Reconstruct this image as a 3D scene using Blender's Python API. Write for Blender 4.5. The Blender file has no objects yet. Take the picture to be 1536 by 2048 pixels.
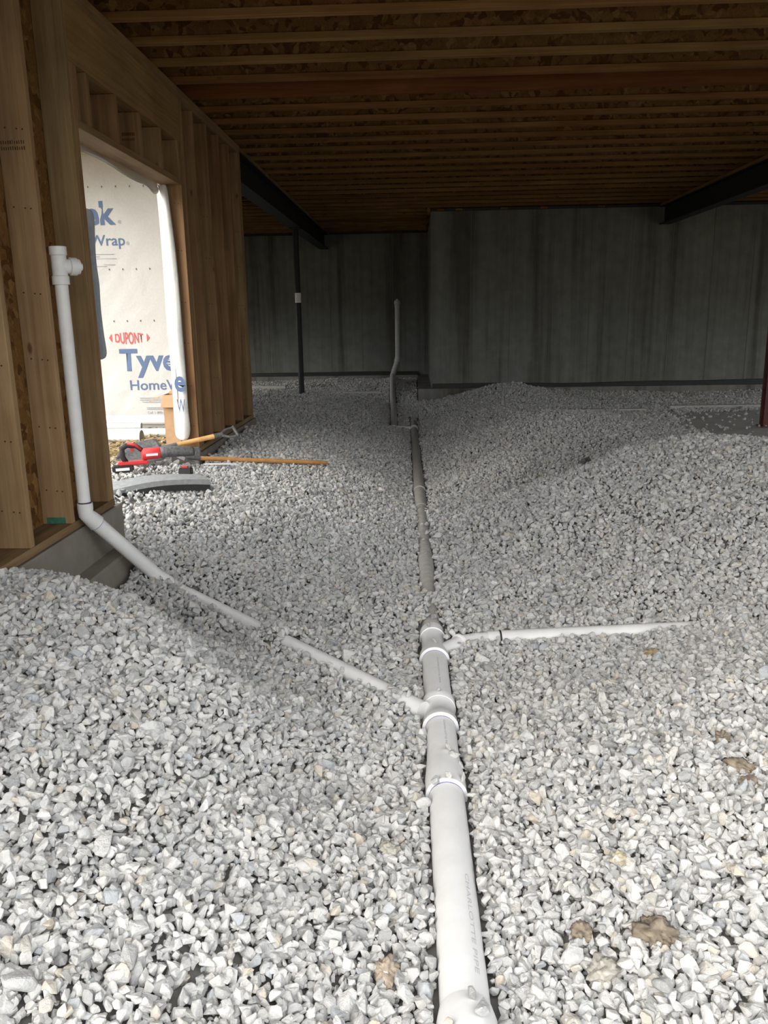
import bpy, bmesh, math, random
import numpy as np
from mathutils import Vector, Matrix, Euler

random.seed(7); rng = np.random.default_rng(11)
SC = bpy.context.scene; COL = SC.collection
PI = math.pi

# ------------------------------------------------------------------ camera, sky, light, exposure
cd = bpy.data.cameras.new('camera'); cam = bpy.data.objects.new('camera', cd); COL.objects.link(cam)
rt = Vector((0.99917, 0.03712, -0.01658)); up = Vector((0.00746, 0.23353, 0.97232)); fw = Vector((-0.03997, 0.97164, -0.23306))
M3 = Matrix((rt, up, -fw)).transposed().to_4x4(); M3.translation = Vector((0, 0, 1.5)); cam.matrix_world = M3
cd.sensor_fit = 'VERTICAL'; cd.sensor_height = 24.0; cd.lens = 24.0 * 1630.4 / 2048; cd.clip_start = 0.05; cd.clip_end = 400
SC.camera = cam

SKY = 3.3
w = bpy.data.worlds.new('overcast_sky'); SC.world = w; w.use_nodes = True
nt = w.node_tree; nt.nodes.clear()
tc = nt.nodes.new('ShaderNodeTexCoord'); sp = nt.nodes.new('ShaderNodeSeparateXYZ'); mr = nt.nodes.new('ShaderNodeMapRange')
mr.inputs[1].default_value = 0.0; mr.inputs[2].default_value = 1.0
cr = nt.nodes.new('ShaderNodeMix'); cr.data_type = 'RGBA'
cr.inputs[6].default_value = (0.93, 0.94, 0.95, 1); cr.inputs[7].default_value = (1.0, 1.01, 1.03, 1)
bg = nt.nodes.new('ShaderNodeBackground'); bg.inputs[1].default_value = SKY; out = nt.nodes.new('ShaderNodeOutputWorld')
nt.links.new(tc.outputs['Generated'], sp.inputs[0]); nt.links.new(sp.outputs[2], mr.inputs[0]); nt.links.new(mr.outputs[0], cr.inputs[0])
nt.links.new(cr.outputs[2], bg.inputs[0]); nt.links.new(bg.outputs[0], out.inputs[0])

def area(name, loc, rot, sx, sy, portal=True, power=0, col=(1, 1, 1)):
    l = bpy.data.lights.new(name, 'AREA'); l.shape = 'RECTANGLE'; l.size = sx; l.size_y = sy
    l.energy = power; l.color = col; l.cycles.is_portal = portal
    o = bpy.data.objects.new(name, l); o.location = loc; o.rotation_euler = rot; COL.objects.link(o); return o
# portals only guide the sampling of the real sky through real and added openings
area('portal_open_side', (2.9, 0.45, 1.7), (math.radians(90), 0, 0), 10.0, 3.2)
for yc_, w_ in ((3.1, 3.0), (6.7, 3.0), (10.5, 3.4)): area('portal_added_opening', (8.3, yc_, 1.27), (0, math.radians(90), 0), 1.15, w_)
area('portal_added_opening', (-5.3, 12.0, 1.35), (0, math.radians(-90), 0), 1.2, 5.6)
area('portal_doorway', (-1.85, 5.16, 1.45), (0, math.radians(-90), 0), 2.2, 1.8)

# low sun through thin cloud, from behind the camera and to the left
sl = bpy.data.lights.new('sun', 'SUN'); sl.energy = 2.2; sl.angle = math.radians(45); sl.color = (1.0, 0.94, 0.84)
so = bpy.data.objects.new('sun', sl); COL.objects.link(so)
so.rotation_euler = Vector((0.54, 0.66, -0.50)).to_track_quat('-Z', 'Y').to_euler()

SC.view_settings.view_transform = 'Standard'; SC.view_settings.look = 'None'
SC.view_settings.exposure = 0.0; SC.view_settings.gamma = 1.0; SC.view_settings.use_curve_mapping = False
SC.cycles.max_bounces = 8; SC.cycles.diffuse_bounces = 6; SC.cycles.glossy_bounces = 2; SC.cycles.transmission_bounces = 2
SC.cycles.caustics_reflective = False; SC.cycles.caustics_refractive = False; SC.cycles.use_denoising = True

# ------------------------------------------------------------------ helpers
def tag(o, label=None, cat=None, group=None, kind=None):
    if label: o['label'] = label
    if cat: o['category'] = cat
    if group: o['group'] = group
    if kind: o['kind'] = kind
    return o
def link(name, me, mat=None, parent=None, smooth=False):
    if isinstance(me, bmesh.types.BMesh):
        bm = me; me = bpy.data.meshes.new(name); bm.normal_update(); bm.to_mesh(me); bm.free()
    o = bpy.data.objects.new(name, me); COL.objects.link(o)
    if mat and not me.materials: me.materials.append(mat)
    if parent: o.parent = parent
    if smooth:
        me.shade_smooth()
    return o
def empty(name, loc=(0, 0, 0)):
    o = bpy.data.objects.new(name, None); o.location = loc; o.empty_display_size = .1; COL.objects.link(o); return o
def place(o, parent):           # parent while keeping the world position (parents are unrotated, unscaled)
    o.parent = parent; o.location = Vector(o.location) - Vector(parent.location); return o
def box_bm(bm, x0, x1, y0, y1, z0, z1):
    vs = [bm.verts.new(c) for c in ((x0,y0,z0),(x1,y0,z0),(x1,y1,z0),(x0,y1,z0),(x0,y0,z1),(x1,y0,z1),(x1,y1,z1),(x0,y1,z1))]
    for f in ((0,3,2,1),(4,5,6,7),(0,1,5,4),(1,2,6,5),(2,3,7,6),(3,0,4,7)): bm.faces.new([vs[i] for i in f])
def bevel(bm, w, seg=1):
    bmesh.ops.bevel(bm, geom=bm.edges[:] , offset=w, segments=seg, affect='EDGES', clamp_overlap=True)
def box(name, x0, x1, y0, y1, z0, z1, mat, parent=None, bev=0.0):
    """a box whose origin is its own centre"""
    cx, cy, cz = (x0+x1)/2, (y0+y1)/2, (z0+z1)/2
    bm = bmesh.new(); box_bm(bm, x0-cx, x1-cx, y0-cy, y1-cy, z0-cz, z1-cz)
    if bev: bevel(bm, bev)
    o = link(name, bm, mat); o.location = (cx, cy, cz)
    if parent: place(o, parent)
    return o
def tube_bm(bm, pts, radii, seg=24, caps=True):
    """tube through pts with parallel transported frames; radii a number or list"""
    pts = [Vector(p) for p in pts]; n = len(pts)
    if not hasattr(radii, '__len__'): radii = [radii]*n
    t0 = (pts[1]-pts[0]).normalized(); ref = Vector((0,0,1)) if abs(t0.z) < .9 else Vector((0,1,0))
    u = t0.cross(ref).normalized(); rings = []
    prev = t0
    for i in range(n):
        if i == 0: t = t0
        elif i == n-1: t = (pts[i]-pts[i-1]).normalized()
        else:
            a = (pts[i]-pts[i-1]); b = (pts[i+1]-pts[i])
            t = (a.normalized()+b.normalized()) if a.length > 1e-9 and b.length > 1e-9 else prev
            t = t.normalized()
        q = prev.rotation_difference(t); u = (q @ u).normalized(); prev = t
        v = t.cross(u)
        rings.append([bm.verts.new(pts[i] + radii[i]*(math.cos(2*PI*k/seg)*u + math.sin(2*PI*k/seg)*v)) for k in range(seg)])
    for a, b in zip(rings, rings[1:]):
        for k in range(seg):
            try: bm.faces.new((a[k], a[(k+1)%seg], b[(k+1)%seg], b[k]))
            except ValueError: pass
    if caps:
        bm.faces.new(list(reversed(rings[0]))); bm.faces.new(rings[-1])
def tube(name, pts, radii, mat, parent=None, seg=24, caps=True, smooth=True):
    c = Vector(pts[0]); bm = bmesh.new(); tube_bm(bm, [Vector(p)-c for p in pts], radii, seg, caps)
    bmesh.ops.recalc_face_normals(bm, faces=bm.faces)
    o = link(name, bm, mat); o.location = c
    if smooth:
        for pl in o.data.polygons: pl.use_smooth = len(pl.vertices) == 4
        m = o.modifiers.new('edges', 'EDGE_SPLIT'); m.split_angle = math.radians(40)
    if parent: place(o, parent)
    return o
def lathe(name, p0, p1, prof, mat, parent=None, seg=32):
    """prof: list of (distance from p0 along the axis, radius)"""
    p0 = Vector(p0); d = (Vector(p1)-p0).normalized()
    return tube(name, [p0 + d*(s + 1e-5*i) for i, (s, r) in enumerate(prof)], [r for s, r in prof], mat, parent, seg)

# ------------------------------------------------------------------ materials
def new_mat(name, rough=.8, spec=.3):
    m = bpy.data.materials.new(name); m.use_nodes = True; n = m.node_tree; b = n.nodes['Principled BSDF']
    b.inputs['Roughness'].default_value = rough; b.inputs['Specular IOR Level'].default_value = spec
    return m, n, b
def N(n, t, **kw):
    x = n.nodes.new(t)
    for k, v in kw.items():
        if isinstance(k, str) and hasattr(x, k): setattr(x, k, v)
    return x
def ramp(n, stops):
    r = n.nodes.new('ShaderNodeValToRGB'); e = r.color_ramp.elements
    while len(e) > 1: e.remove(e[-1])
    e[0].position, e[0].color = stops[0][0], (*stops[0][1], 1)
    for p, c in stops[1:]:
        q = e.new(p); q.color = (*c, 1)
    return r
def coords(n, scale, rand=True, space='Object'):
    t = n.nodes.new('ShaderNodeTexCoord'); mp = n.nodes.new('ShaderNodeMapping'); mp.inputs['Scale'].default_value = scale
    if rand:
        oi = n.nodes.new('ShaderNodeObjectInfo'); vm = n.nodes.new('ShaderNodeVectorMath'); vm.operation = 'SCALE'
        cmb = n.nodes.new('ShaderNodeCombineXYZ'); cmb.inputs[0].default_value = 1; cmb.inputs[1].default_value = 1.7; cmb.inputs[2].default_value = 2.3
        ml = n.nodes.new('ShaderNodeMath'); ml.operation = 'MULTIPLY'; ml.inputs[1].default_value = 37.0
        n.links.new(oi.outputs['Random'], ml.inputs[0]); n.links.new(cmb.outputs[0], vm.inputs[0]); n.links.new(ml.outputs[0], vm.inputs['Scale'])
        ad = n.nodes.new('ShaderNodeVectorMath'); ad.operation = 'ADD'
        n.links.new(t.outputs[space], ad.inputs[0]); n.links.new(vm.outputs[0], ad.inputs[1]); n.links.new(ad.outputs[0], mp.inputs[0])
    else:
        n.links.new(t.outputs[space], mp.inputs[0])
    return mp
def noise(n, vec, scale=1, detail=4, rough=.6, dist=0):
    x = n.nodes.new('ShaderNodeTexNoise'); x.inputs['Scale'].default_value = scale; x.inputs['Detail'].default_value = detail
    x.inputs['Roughness'].default_value = rough; x.inputs['Distortion'].default_value = dist
    n.links.new(vec.outputs[0], x.inputs['Vector']); return x
def mix(n, a, b, fac, mode='MIX'):
    x = n.nodes.new('ShaderNodeMix'); x.data_type = 'RGBA'; x.blend_type = mode
    for s, v in ((0, fac), (6, a), (7, b)):
        if hasattr(v, 'outputs'): v = v.outputs[2] if v.bl_idname == 'ShaderNodeMix' else v.outputs[0]
        if isinstance(v, bpy.types.NodeSocket): n.links.new(v, x.inputs[s])
        elif s == 0: x.inputs[0].default_value = v
        else: x.inputs[s].default_value = (*v, 1)
    return x
def bump(n, b, h, strength=.3, dist=.01):
    x = n.nodes.new('ShaderNodeBump'); x.inputs['Strength'].default_value = strength; x.inputs['Distance'].default_value = dist
    n.links.new(h, x.inputs['Height']); n.links.new(x.outputs[0], b.inputs['Normal'])

def wood(name, axis, c0, c1, c2, knots=True, rough=.75):
    m, n, b = new_mat(name, rough, .2)
    s = [26, 26, 26]; s[axis] = 1.1
    g = noise(n, coords(n, s), 1, 5, .65, .6)
    r = ramp(n, [(.25, c0), (.5, c1), (.72, c2)]); n.links.new(g.outputs[0], r.inputs[0])
    oi = n.nodes.new('ShaderNodeObjectInfo'); rr = ramp(n, [(0, (.78, .66, .58)), (.35, (1, .93, .86)), (.7, (.95, 1, .92)), (1, (1.12, 1.1, 1.05))])
    n.links.new(oi.outputs['Random'], rr.inputs[0])
    c = mix(n, r, rr, 1.0, 'MULTIPLY')
    big = noise(n, coords(n, (2.2, 2.2, 2.2)), 1, 3, .5); rb = ramp(n, [(.3, (.74, .70, .66)), (.65, (1.08, 1.08, 1.06))]); n.links.new(big.outputs[0], rb.inputs[0])
    c = mix(n, c, rb, .8, 'MULTIPLY')
    if knots:
        s2 = [7, 7, 7]; s2[axis] = 3.2
        v = n.nodes.new('ShaderNodeTexVoronoi'); v.inputs['Scale'].default_value = 1; n.links.new(coords(n, s2).outputs[0], v.inputs['Vector'])
        kr = ramp(n, [(0, (1, 1, 1)), (.055, (.9, .9, .9)), (.11, (0, 0, 0))]); n.links.new(v.outputs['Distance'], kr.inputs[0])
        c = mix(n, c, (.13, .06, .03), kr)
    n.links.new(c.outputs[2], b.inputs['Base Color']); bump(n, b, g.outputs[0], .25, .002)
    return m
WZ = wood('spruce_upright', 2, (.19, .115, .058), (.285, .185, .102), (.36, .248, .148))
WY = wood('spruce_long_plate', 1, (.15, .09, .042), (.235, .15, .078), (.30, .20, .11))
WX = wood('spruce_joist_flange', 0, (.14, .07, .022), (.22, .12, .042), (.28, .165, .068))
LVLX = wood('laminated_beam_face', 0, (.10, .032, .009), (.15, .055, .017), (.19, .078, .027))
LVLY = wood('laminated_header_face', 1, (.19, .11, .045), (.28, .175, .08), (.34, .225, .115), knots=False)
PLATE = wood('treated_sill_plate', 1, (.14, .10, .055), (.22, .165, .09), (.30, .23, .13))
HANDLE = wood('ash_tool_handle', 0, (.50, .26, .09), (.64, .37, .15), (.72, .45, .21), knots=False, rough=.5)

def osb(name, ca, cb, cc, sc=(22, 22, 22)):
    m, n, b = new_mat(name, .8, .2)
    mp = coords(n, sc); d = noise(n, mp, .35, 2, .5)
    ad = n.nodes.new('ShaderNodeVectorMath'); ad.operation = 'MULTIPLY_ADD'
    ad.inputs[1].default_value = (5, 5, 5); n.links.new(d.outputs['Color'], ad.inputs[0]); n.links.new(mp.outputs[0], ad.inputs[2])
    v = n.nodes.new('ShaderNodeTexVoronoi'); v.inputs['Scale'].default_value = 1; n.links.new(ad.outputs[0], v.inputs['Vector'])
    sepc = n.nodes.new('ShaderNodeSeparateColor'); n.links.new(v.outputs['Color'], sepc.inputs[0])
    r = ramp(n, [(0, ca), (.12, ca), (.35, cb), (.8, cb), (1, cc)]); n.links.new(sepc.outputs[0], r.inputs[0])
    f = noise(n, coords(n, (90, 90, 90)), 1, 3, .6); rf = ramp(n, [(.3, (.7, .66, .6)), (.7, (1.15, 1.12, 1.1))]); n.links.new(f.outputs[0], rf.inputs[0])
    c = mix(n, r, rf, .8, 'MULTIPLY'); n.links.new(c.outputs[2], b.inputs['Base Color']); bump(n, b, sepc.outputs[0], .3, .002)
    return m
OSB = osb('oriented_strand_board', (.09, .04, .010), (.17, .088, .026), (.24, .14, .05))

def concrete(name, base, streak=True, warm=None):
    m, n, b = new_mat(name, .85, .25)
    f = noise(n, coords(n, (6, 6, 6), False), 1, 8, .65)
    r = ramp(n, [(.3, tuple(x*.82 for x in base)), (.7, tuple(x*1.12 for x in base))]); n.links.new(f.outputs[0], r.inputs[0]); c = r
    if streak:
        s1 = noise(n, coords(n, (2.3, 2.3, .10), False), 1, 5, .65); r1 = ramp(n, [(.36, (.55, .52, .48)), (.5, (1, 1, 1)), (.75, (1.12, 1.12, 1.12))]); n.links.new(s1.outputs[0], r1.inputs[0])
        c = mix(n, c, r1, .9, 'MULTIPLY')
        s2 = noise(n, coords(n, (11, 11, .35), False), 1, 4, .6); r2 = ramp(n, [(.3, (.72, .72, .71)), (.6, (1.05, 1.05, 1.05))]); n.links.new(s2.outputs[0], r2.inputs[0])
        c = mix(n, c, r2, .6, 'MULTIPLY')
    n.links.new((c.outputs[2] if c.bl_idname == 'ShaderNodeMix' else c.outputs[0]), b.inputs['Base Color'])
    bump(n, b, f.outputs[0], .25, .004)
    return m
CONC = concrete('poured_concrete_streaked', (.20, .205, .183))
CONCF = concrete('footing_concrete', (.24, .235, .21), True)
STEM = concrete('stem_wall_concrete', (.22, .20, .17), False)

def plain(name, col, rough=.5, spec=.4, metal=0, var=.12, vs=30, bmp=.05):
    m, n, b = new_mat(name, rough, spec); b.inputs['Metallic'].default_value = metal
    f = noise(n, coords(n, (vs, vs, vs)), 1, 5, .6); r = ramp(n, [(.3, tuple(max(0, x*(1-var)) for x in col)), (.7, tuple(x*(1+var*.6) for x in col))])
    n.links.new(f.outputs[0], r.inputs[0]); n.links.new(r.outputs[0], b.inputs['Base Color'])
    if bmp: bump(n, b, f.outputs[0], bmp, .003)
    return m
PVC = plain('white_plastic_pipe', (.74, .74, .73), .42, .45, var=.06, vs=14)
PVCD = plain('dusty_plastic_pipe', (.50, .485, .44), .7, .3, var=.16, vs=22)
RIM = plain('bright_plastic_rim', (.85, .85, .84), .4, .45, var=.03)
PRIMER = plain('purple_primer', (.30, .26, .52), .5, .3, var=.3)
STEEL = plain('black_painted_steel', (.018, .020, .020), .55, .3, var=.2)
REDST = plain('red_oxide_primer', (.12, .045, .035), .6, .3, var=.25)
BLACK = plain('black_rubber', (.035, .035, .035), .6, .3, var=.3)
MEMB_GAP = plain('membrane_and_gap_black', (.022, .026, .026), .5, .35, var=.3)
GREYF = plain('grey_board_top', (.34, .35, .35), .7, .2, var=.2, vs=40)
DARKM = plain('dusty_dark_metal', (.14, .14, .14), .55, .4, .3, var=.45, vs=60)
RED = plain('red_plastic', (.62, .045, .05), .4, .4, var=.12)
WHITEL = plain('white_label', (.8, .8, .8), .5, .3, var=.05)
CARD = plain('corrugated_cardboard', (.56, .36, .21), .85, .15, var=.08, vs=20)
INK = plain('navy_print', (.13, .19, .32), .6, .2, var=.05, bmp=0)
INKR = plain('red_print', (.68, .13, .13), .6, .2, var=.05, bmp=0)
INKL = plain('faded_pipe_print', (.52, .52, .53), .6, .2, var=.05, bmp=0)
INKG = plain('grey_print', (.36, .37, .40), .6, .2, var=.05, bmp=0)
STAMP = plain('dark_ink_stamp', (.07, .035, .02), .8, .1, var=.4, vs=200, bmp=0)
GREEN = plain('green_end_paint', (.05, .16, .10), .8, .1, var=.3)
BOARDW = plain('pale_concrete_strip', (.50, .49, .45), .8, .2, var=.15)

def tyvek(name, col):
    m, n, b = new_mat(name, .65, .25)
    f = noise(n, coords(n, (3, 3, 3), False), 1, 6, .55, .8); f2 = noise(n, coords(n, (60, 60, 60), False), 1, 3, .6)
    r = ramp(n, [(.3, tuple(x*.93 for x in col)), (.7, col)]); n.links.new(f2.outputs[0], r.inputs[0])
    n.links.new(r.outputs[0], b.inputs['Base Color']); bump(n, b, f.outputs[0], .5, .03)
    return m
TYV = tyvek('housewrap_sheet', (.64, .635, .60))

def stone_mat(name, stops, dust=.5):
    m, n, b = new_mat(name, .9, .2)
    oi = n.nodes.new('ShaderNodeObjectInfo'); r = ramp(n, stops); n.links.new(oi.outputs['Random'], r.inputs[0])
    f = noise(n, coords(n, (1.6, 1.6, 1.6)), 1, 7, .7); rf = ramp(n, [(.28, (.76, .76, .77)), (.5, (.98, .98, .98)), (.72, (1.12, 1.12, 1.11))]); n.links.new(f.outputs[0], rf.inputs[0])
    c = mix(n, r, rf, .85, 'MULTIPLY'); n.links.new(c.outputs[2], b.inputs['Base Color']); bump(n, b, f.outputs[0], .45, .25)
    return m
GRAVEL = stone_mat('crushed_limestone', [(0, (.40, .40, .39)), (.12, (.54, .54, .53)), (.35, (.64, .638, .622)), (.6, (.68, .672, .645)), (.78, (.60, .592, .562)),
                                          (.88, (.46, .48, .50)), (.93, (.62, .56, .46)), (.97, (.74, .735, .72)), (1, (.78, .775, .76))])
def ground_mat(name, ca, cb):
    m, n, b = new_mat(name, .95, .1)
    f = noise(n, coords(n, (9, 9, 9), False), 1, 8, .7); r = ramp(n, [(.3, ca), (.7, cb)]); n.links.new(f.outputs[0], r.inputs[0])
    g = noise(n, coords(n, (45, 45, 45), False), 1, 5, .7)
    n.links.new(r.outputs[0], b.inputs['Base Color']); bump(n, b, g.outputs[0], .5, .01)
    return m
DUST = ground_mat('stone_dust_ground', (.17, .165, .15), (.27, .26, .24))
PAD = ground_mat('compacted_pad', (.48, .465, .43), (.60, .585, .55))
CLOD = plain('brown_mud_crust', (.27, .225, .17), .95, .1, var=.5, vs=30, bmp=.8)
CLODG = plain('grey_mud_crust', (.42, .40, .35), .95, .1, var=.35, vs=45, bmp=.8)
STRAW = plain('straw', (.42, .31, .15), .85, .1, var=.4, vs=3, bmp=0)
PORCH = wood('porch_lumber', 0, (.42, .34, .18), (.55, .47, .26), (.66, .57, .34))

# ------------------------------------------------------------------ terrain
CTRL = np.array([
 # pipe trench
 (.10,1.0,.0),(.10,1.5,-.005),(.09,2.0,.0),(.09,2.5,.0),(.08,3.0,-.01),(.08,3.4,-.01),(.07,3.7,.0),(.07,4.05,.045),(.06,4.5,.015),(.05,5.0,.015),(.04,5.5,.035),(.03,6.1,.03),(.03,6.8,.015),(.02,7.6,.01),
 (.0,9.0,.02),(-.03,10.6,.03),(-.04,11.6,.03),(-.04,12.2,.10),
 (.35,2.0,.03),(.35,3.0,.0),(.3,4.2,.05),(.4,5.4,.08),(.35,7.0,.08),(.35,9.0,.10),(.3,11.0,.12),(-.25,1.4,.03),(-.25,2.2,.03),(-.2,3.2,.02),(-.25,4.2,.04),(-.3,5.4,.06),(-.3,7,.09),(-.35,9,.12),(-.3,11.3,.09),
 # near left mound
 (-.45,1.3,.08),(-.9,1.3,.18),(-1.0,2.0,.36),(-.62,2.0,.22),(-.36,2.3,.05),(-1.0,2.88,.43),(-.68,2.62,.31),(-.40,2.75,.07),(-1.4,3.08,.49),(-1.3,3.3,.34),(-1.0,3.15,.24),(-.7,2.9,.16),(-1.4,2.3,.42),(-1.9,3.35,.47),(-1.7,2.6,.48),(-1.5,1.2,.35),
 (-1.5,3.62,.17),(-1.2,3.5,.10),(-.9,3.35,.08),(-.62,3.15,.07),(-1.55,4.0,.18),(-1.36,4.05,.23),(-1.2,4.03,.135),(-1.05,4.0,.09),(-.75,3.75,.05),(-.45,3.4,.03),
 # left bank under the doorway
 (-1.62,4.5,.32),(-1.4,4.55,.26),(-1.2,4.9,.24),(-.8,4.5,.09),(-.55,4.2,.045),(-1.9,5.0,.45),(-1.5,5.3,.38),(-1.15,5.6,.31),(-.6,5.5,.12),(-.9,6.7,.31),(-1.4,6.6,.44),(-.5,6.5,.16),
 (-1.6,7.3,.47),(-1.2,7.6,.43),(-.9,8.5,.32),(-.5,8.0,.18),(-1.6,8.6,.40),(-1.5,10,.35),(-.9,10.5,.24),(-1.6,12.3,.37),(-1.2,13.0,.31),(-.5,12.8,.18),(-1,13.7,.22),(-.5,15,.28),(-1.5,15,.26),(-3,15,.28),(-3.5,12,.35),(-3,10,.35),(0,14.5,.25),(-.1,15.8,.32),(-2,15.9,.32),
 # outside the doorway
 (-2.4,4.6,.46),(-2.4,6,.45),(-2.4,7.5,.45),(-3.5,5,.45),(-3.5,8,.45),(-5,6,.45),(-5,2,.42),(-3,1,.45),(-6,10,.45),(-6,-4,.35),
 # right foreground
 (.7,1.3,.07),(.62,2.0,.09),(1.0,2.0,.17),(1.4,2.6,.24),(.8,3.0,.07),(1.3,3.1,.13),(1.5,3.6,.12),(1.0,3.65,.035),(.6,3.6,.01),(1.9,3.3,.25),(2.2,2.6,.32),(1.6,1.4,.2),
 # right mounds
 (.8,4.4,.07),(1.3,4.7,.20),(2.0,4.9,.38),(2.0,4.1,.22),(2.8,4.4,.35),(3.4,5.0,.5),(.6,5.4,.14),(.9,6.0,.27),(1.3,6.1,.39),(1.65,6.3,.49),(2.15,6.15,.56),(2.6,6.05,.56),(3.2,6.2,.5),(4.2,5.5,.5),
 (.92,6.40,.11),(1.35,6.6,.18),(1.1,7.0,.17),(1.7,6.9,.17),(2.1,6.95,.22),(1.9,7.4,.13),(2.4,7.4,.16),(2.9,7.3,.24),(3.2,7.6,.27),(4,8,.29),(5,7,.4),(.8,7.2,.22),(.8,8.6,.24),(1.4,8.4,.33),(1.9,8.8,.37),(1.2,9.3,.38),(2.0,9.2,.40),(1.5,10.0,.28),(2.5,8.9,.30),
 (1.0,10.6,.32),(2.0,10.5,.28),(2.8,9.6,.26),(3.8,9.6,.285),(5,9.6,.29),(3.0,10.8,.27),(4.5,10.9,.28),(1.35,12.0,.52),(1.0,12.1,.44),(1.75,12.1,.42),(.7,12.1,.28),(1.3,11.3,.36),(.35,12.4,.20),(2.1,12.0,.33),(3.0,12.1,.28),(4.0,12.2,.28),(5.0,12.3,.29),(6.5,11,.3),(7.5,8,.35),(7.5,3,.4),(7.5,13,.3),
 # behind the camera
 (.1,0,.05),(1.5,0,.12),(-1.5,0,.3),(0,-2,.15),(4,0,.3),(3,-5,.25),(-3,-5,.3),(7,-5,.3),(-6,16,.3),(.2,16.3,.3)], float)
def tps_fit(P, z, lam=2e-3):
    n = len(P); d = np.linalg.norm(P[:, None]-P[None], axis=2); K = np.where(d > 0, d*d*np.log(d+1e-12), 0) + lam*np.eye(n)
    Q = np.hstack([np.ones((n, 1)), P]); A = np.zeros((n+3, n+3)); A[:n, :n] = K; A[:n, n:] = Q; A[n:, :n] = Q.T
    return np.linalg.solve(A, np.concatenate([z, np.zeros(3)]))
TW = tps_fit(CTRL[:, :2], CTRL[:, 2])
def vnoise(x, y, s, seed):
    r = np.random.default_rng(seed).random((64, 64)); u = x*s+1000.3; v = y*s+1000.7
    i = np.floor(u).astype(int); j = np.floor(v).astype(int); fu = u-i; fv = v-j; fu = fu*fu*(3-2*fu); fv = fv*fv*(3-2*fv)
    g = lambda a, b: r[a % 64, b % 64]
    return (g(i, j)*(1-fu)+g(i+1, j)*fu)*(1-fv)+(g(i, j+1)*(1-fu)+g(i+1, j+1)*fu)*fv - .5
def pipe_x(y): return .120 - .0133*y
GUIDES = [([(pipe_x(q), q, l) for q, l in ((.9, .01), (3.68, .01), (3.80, .045), (4.0, .050), (4.15, .055), (4.35, .03), (4.75, .015), (5.0, .03), (5.2, .04), (5.6, .03), (6.1, .038), (6.5, .01), (7.2, .0), (9, .0), (11.9, .01), (12.1, .07))], .17),
          ([(-1.25, 4.10, .14), (-1.19, 4.03, .11), (-.80, 3.67, .075), (-.71, 3.575, .085), (-.665, 3.53, .125), (-.62, 3.485, .125), (-.57, 3.435, .075), (-.2, 3.07, .052), (-.10, 2.98, .062), (-.06, 2.94, .06), (-.02, 2.90, .03)], .12),
          ([(.20, 3.60, .05), (.27, 3.605, .06), (.33, 3.61, .035), (1.0, 3.655, .035), (1.3, 3.672, .075), (1.5, 3.69, .13)], .13),
          ([(-.30, 11.0, .02), (-.33, 12.2, .09), (-.39, 13.8, .21), (-.42, 14.9, .36), (-.43, 15.2, .40)], .2)]
def terrain(x, y):
    x = np.atleast_1d(np.asarray(x, float)); y = np.atleast_1d(np.asarray(y, float)); o = np.zeros(len(x))
    for a in range(0, len(x), 20000):
        P = np.stack([x[a:a+20000], y[a:a+20000]], 1); d = np.linalg.norm(P[:, None]-CTRL[None, :, :2], axis=2)
        o[a:a+20000] = np.where(d > 0, d*d*np.log(d+1e-12), 0) @ TW[:-3] + TW[-3] + P @ TW[-2:]
    near = np.clip(np.abs(x-pipe_x(y))/.35, .15, 1)
    for pts_, sig in GUIDES:          # the gravel level raked along each pipe
        G = np.array(pts_); best = np.full(len(x), 9.); lv = np.zeros(len(x))
        for a_, b_ in zip(G, G[1:]):
            d_ = b_[:2]-a_[:2]; t_ = np.clip(((x-a_[0])*d_[0]+(y-a_[1])*d_[1])/(d_@d_), 0, 1); ds = np.hypot(x-a_[0]-t_*d_[0], y-a_[1]-t_*d_[1])
            m_ = ds < best; best[m_] = ds[m_]; lv[m_] = (a_[2]+(b_[2]-a_[2])*t_)[m_]
        wg = np.exp(-(best/sig)**2); o = o*(1-wg)+lv*wg; near = near*(1-.85*wg)
    slab = np.clip((x-2.8)/.6, 0, 1)*np.clip((y-8.0)/.6, 0, 1)*np.clip((10.6-y)/.4, 0, 1)
    k = near*(1-slab)
    o += k*(vnoise(x, y, 2.2, 3)*.05 + vnoise(x, y, 5.1, 5)*.035 + vnoise(x, y, 11, 6)*.012)
    return np.clip(o, -.08, .64)
def th(x, y): return float(terrain(x, y)[0])

def gridmesh(name, xs, ys, f, mat, parent=None):
    X, Y = np.meshgrid(xs, ys); Z = f(X.ravel(), Y.ravel()); V = np.stack([X.ravel(), Y.ravel(), Z], 1)
    nx, ny = len(xs), len(ys); idx = (np.arange(ny-1)[:, None]*nx + np.arange(nx-1)[None]).ravel()
    F = np.stack([idx, idx+1, idx+nx+1, idx+nx], 1)
    me = bpy.data.meshes.new(name); me.vertices.add(len(V)); me.vertices.foreach_set('co', V.ravel())
    me.loops.add(F.size); me.loops.foreach_set('vertex_index', F.ravel().astype(np.int32))
    me.polygons.add(len(F)); me.polygons.foreach_set('loop_start', (np.arange(len(F))*4).astype(np.int32))
    me.update(); me.validate()
    return link(name, me, mat, parent, True)
floor = gridmesh('floor', np.arange(-7, 8.01, .07), np.arange(-6, 16.4, .07), lambda x, y: terrain(x, y)-.027, DUST)
tag(floor, 'uneven compacted stone-dust ground under the gravel of the unfinished basement', None, None, 'structure')
pad = gridmesh('trim_5', np.arange(2.7, 7.2, .1), np.arange(7.6, 10.95, .1), lambda x, y: terrain(x, y)-.009, PAD)
tag(pad, 'bare compacted grey pad at the foot of the red-brown column', None, None, 'structure')
bm = bmesh.new()
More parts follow.
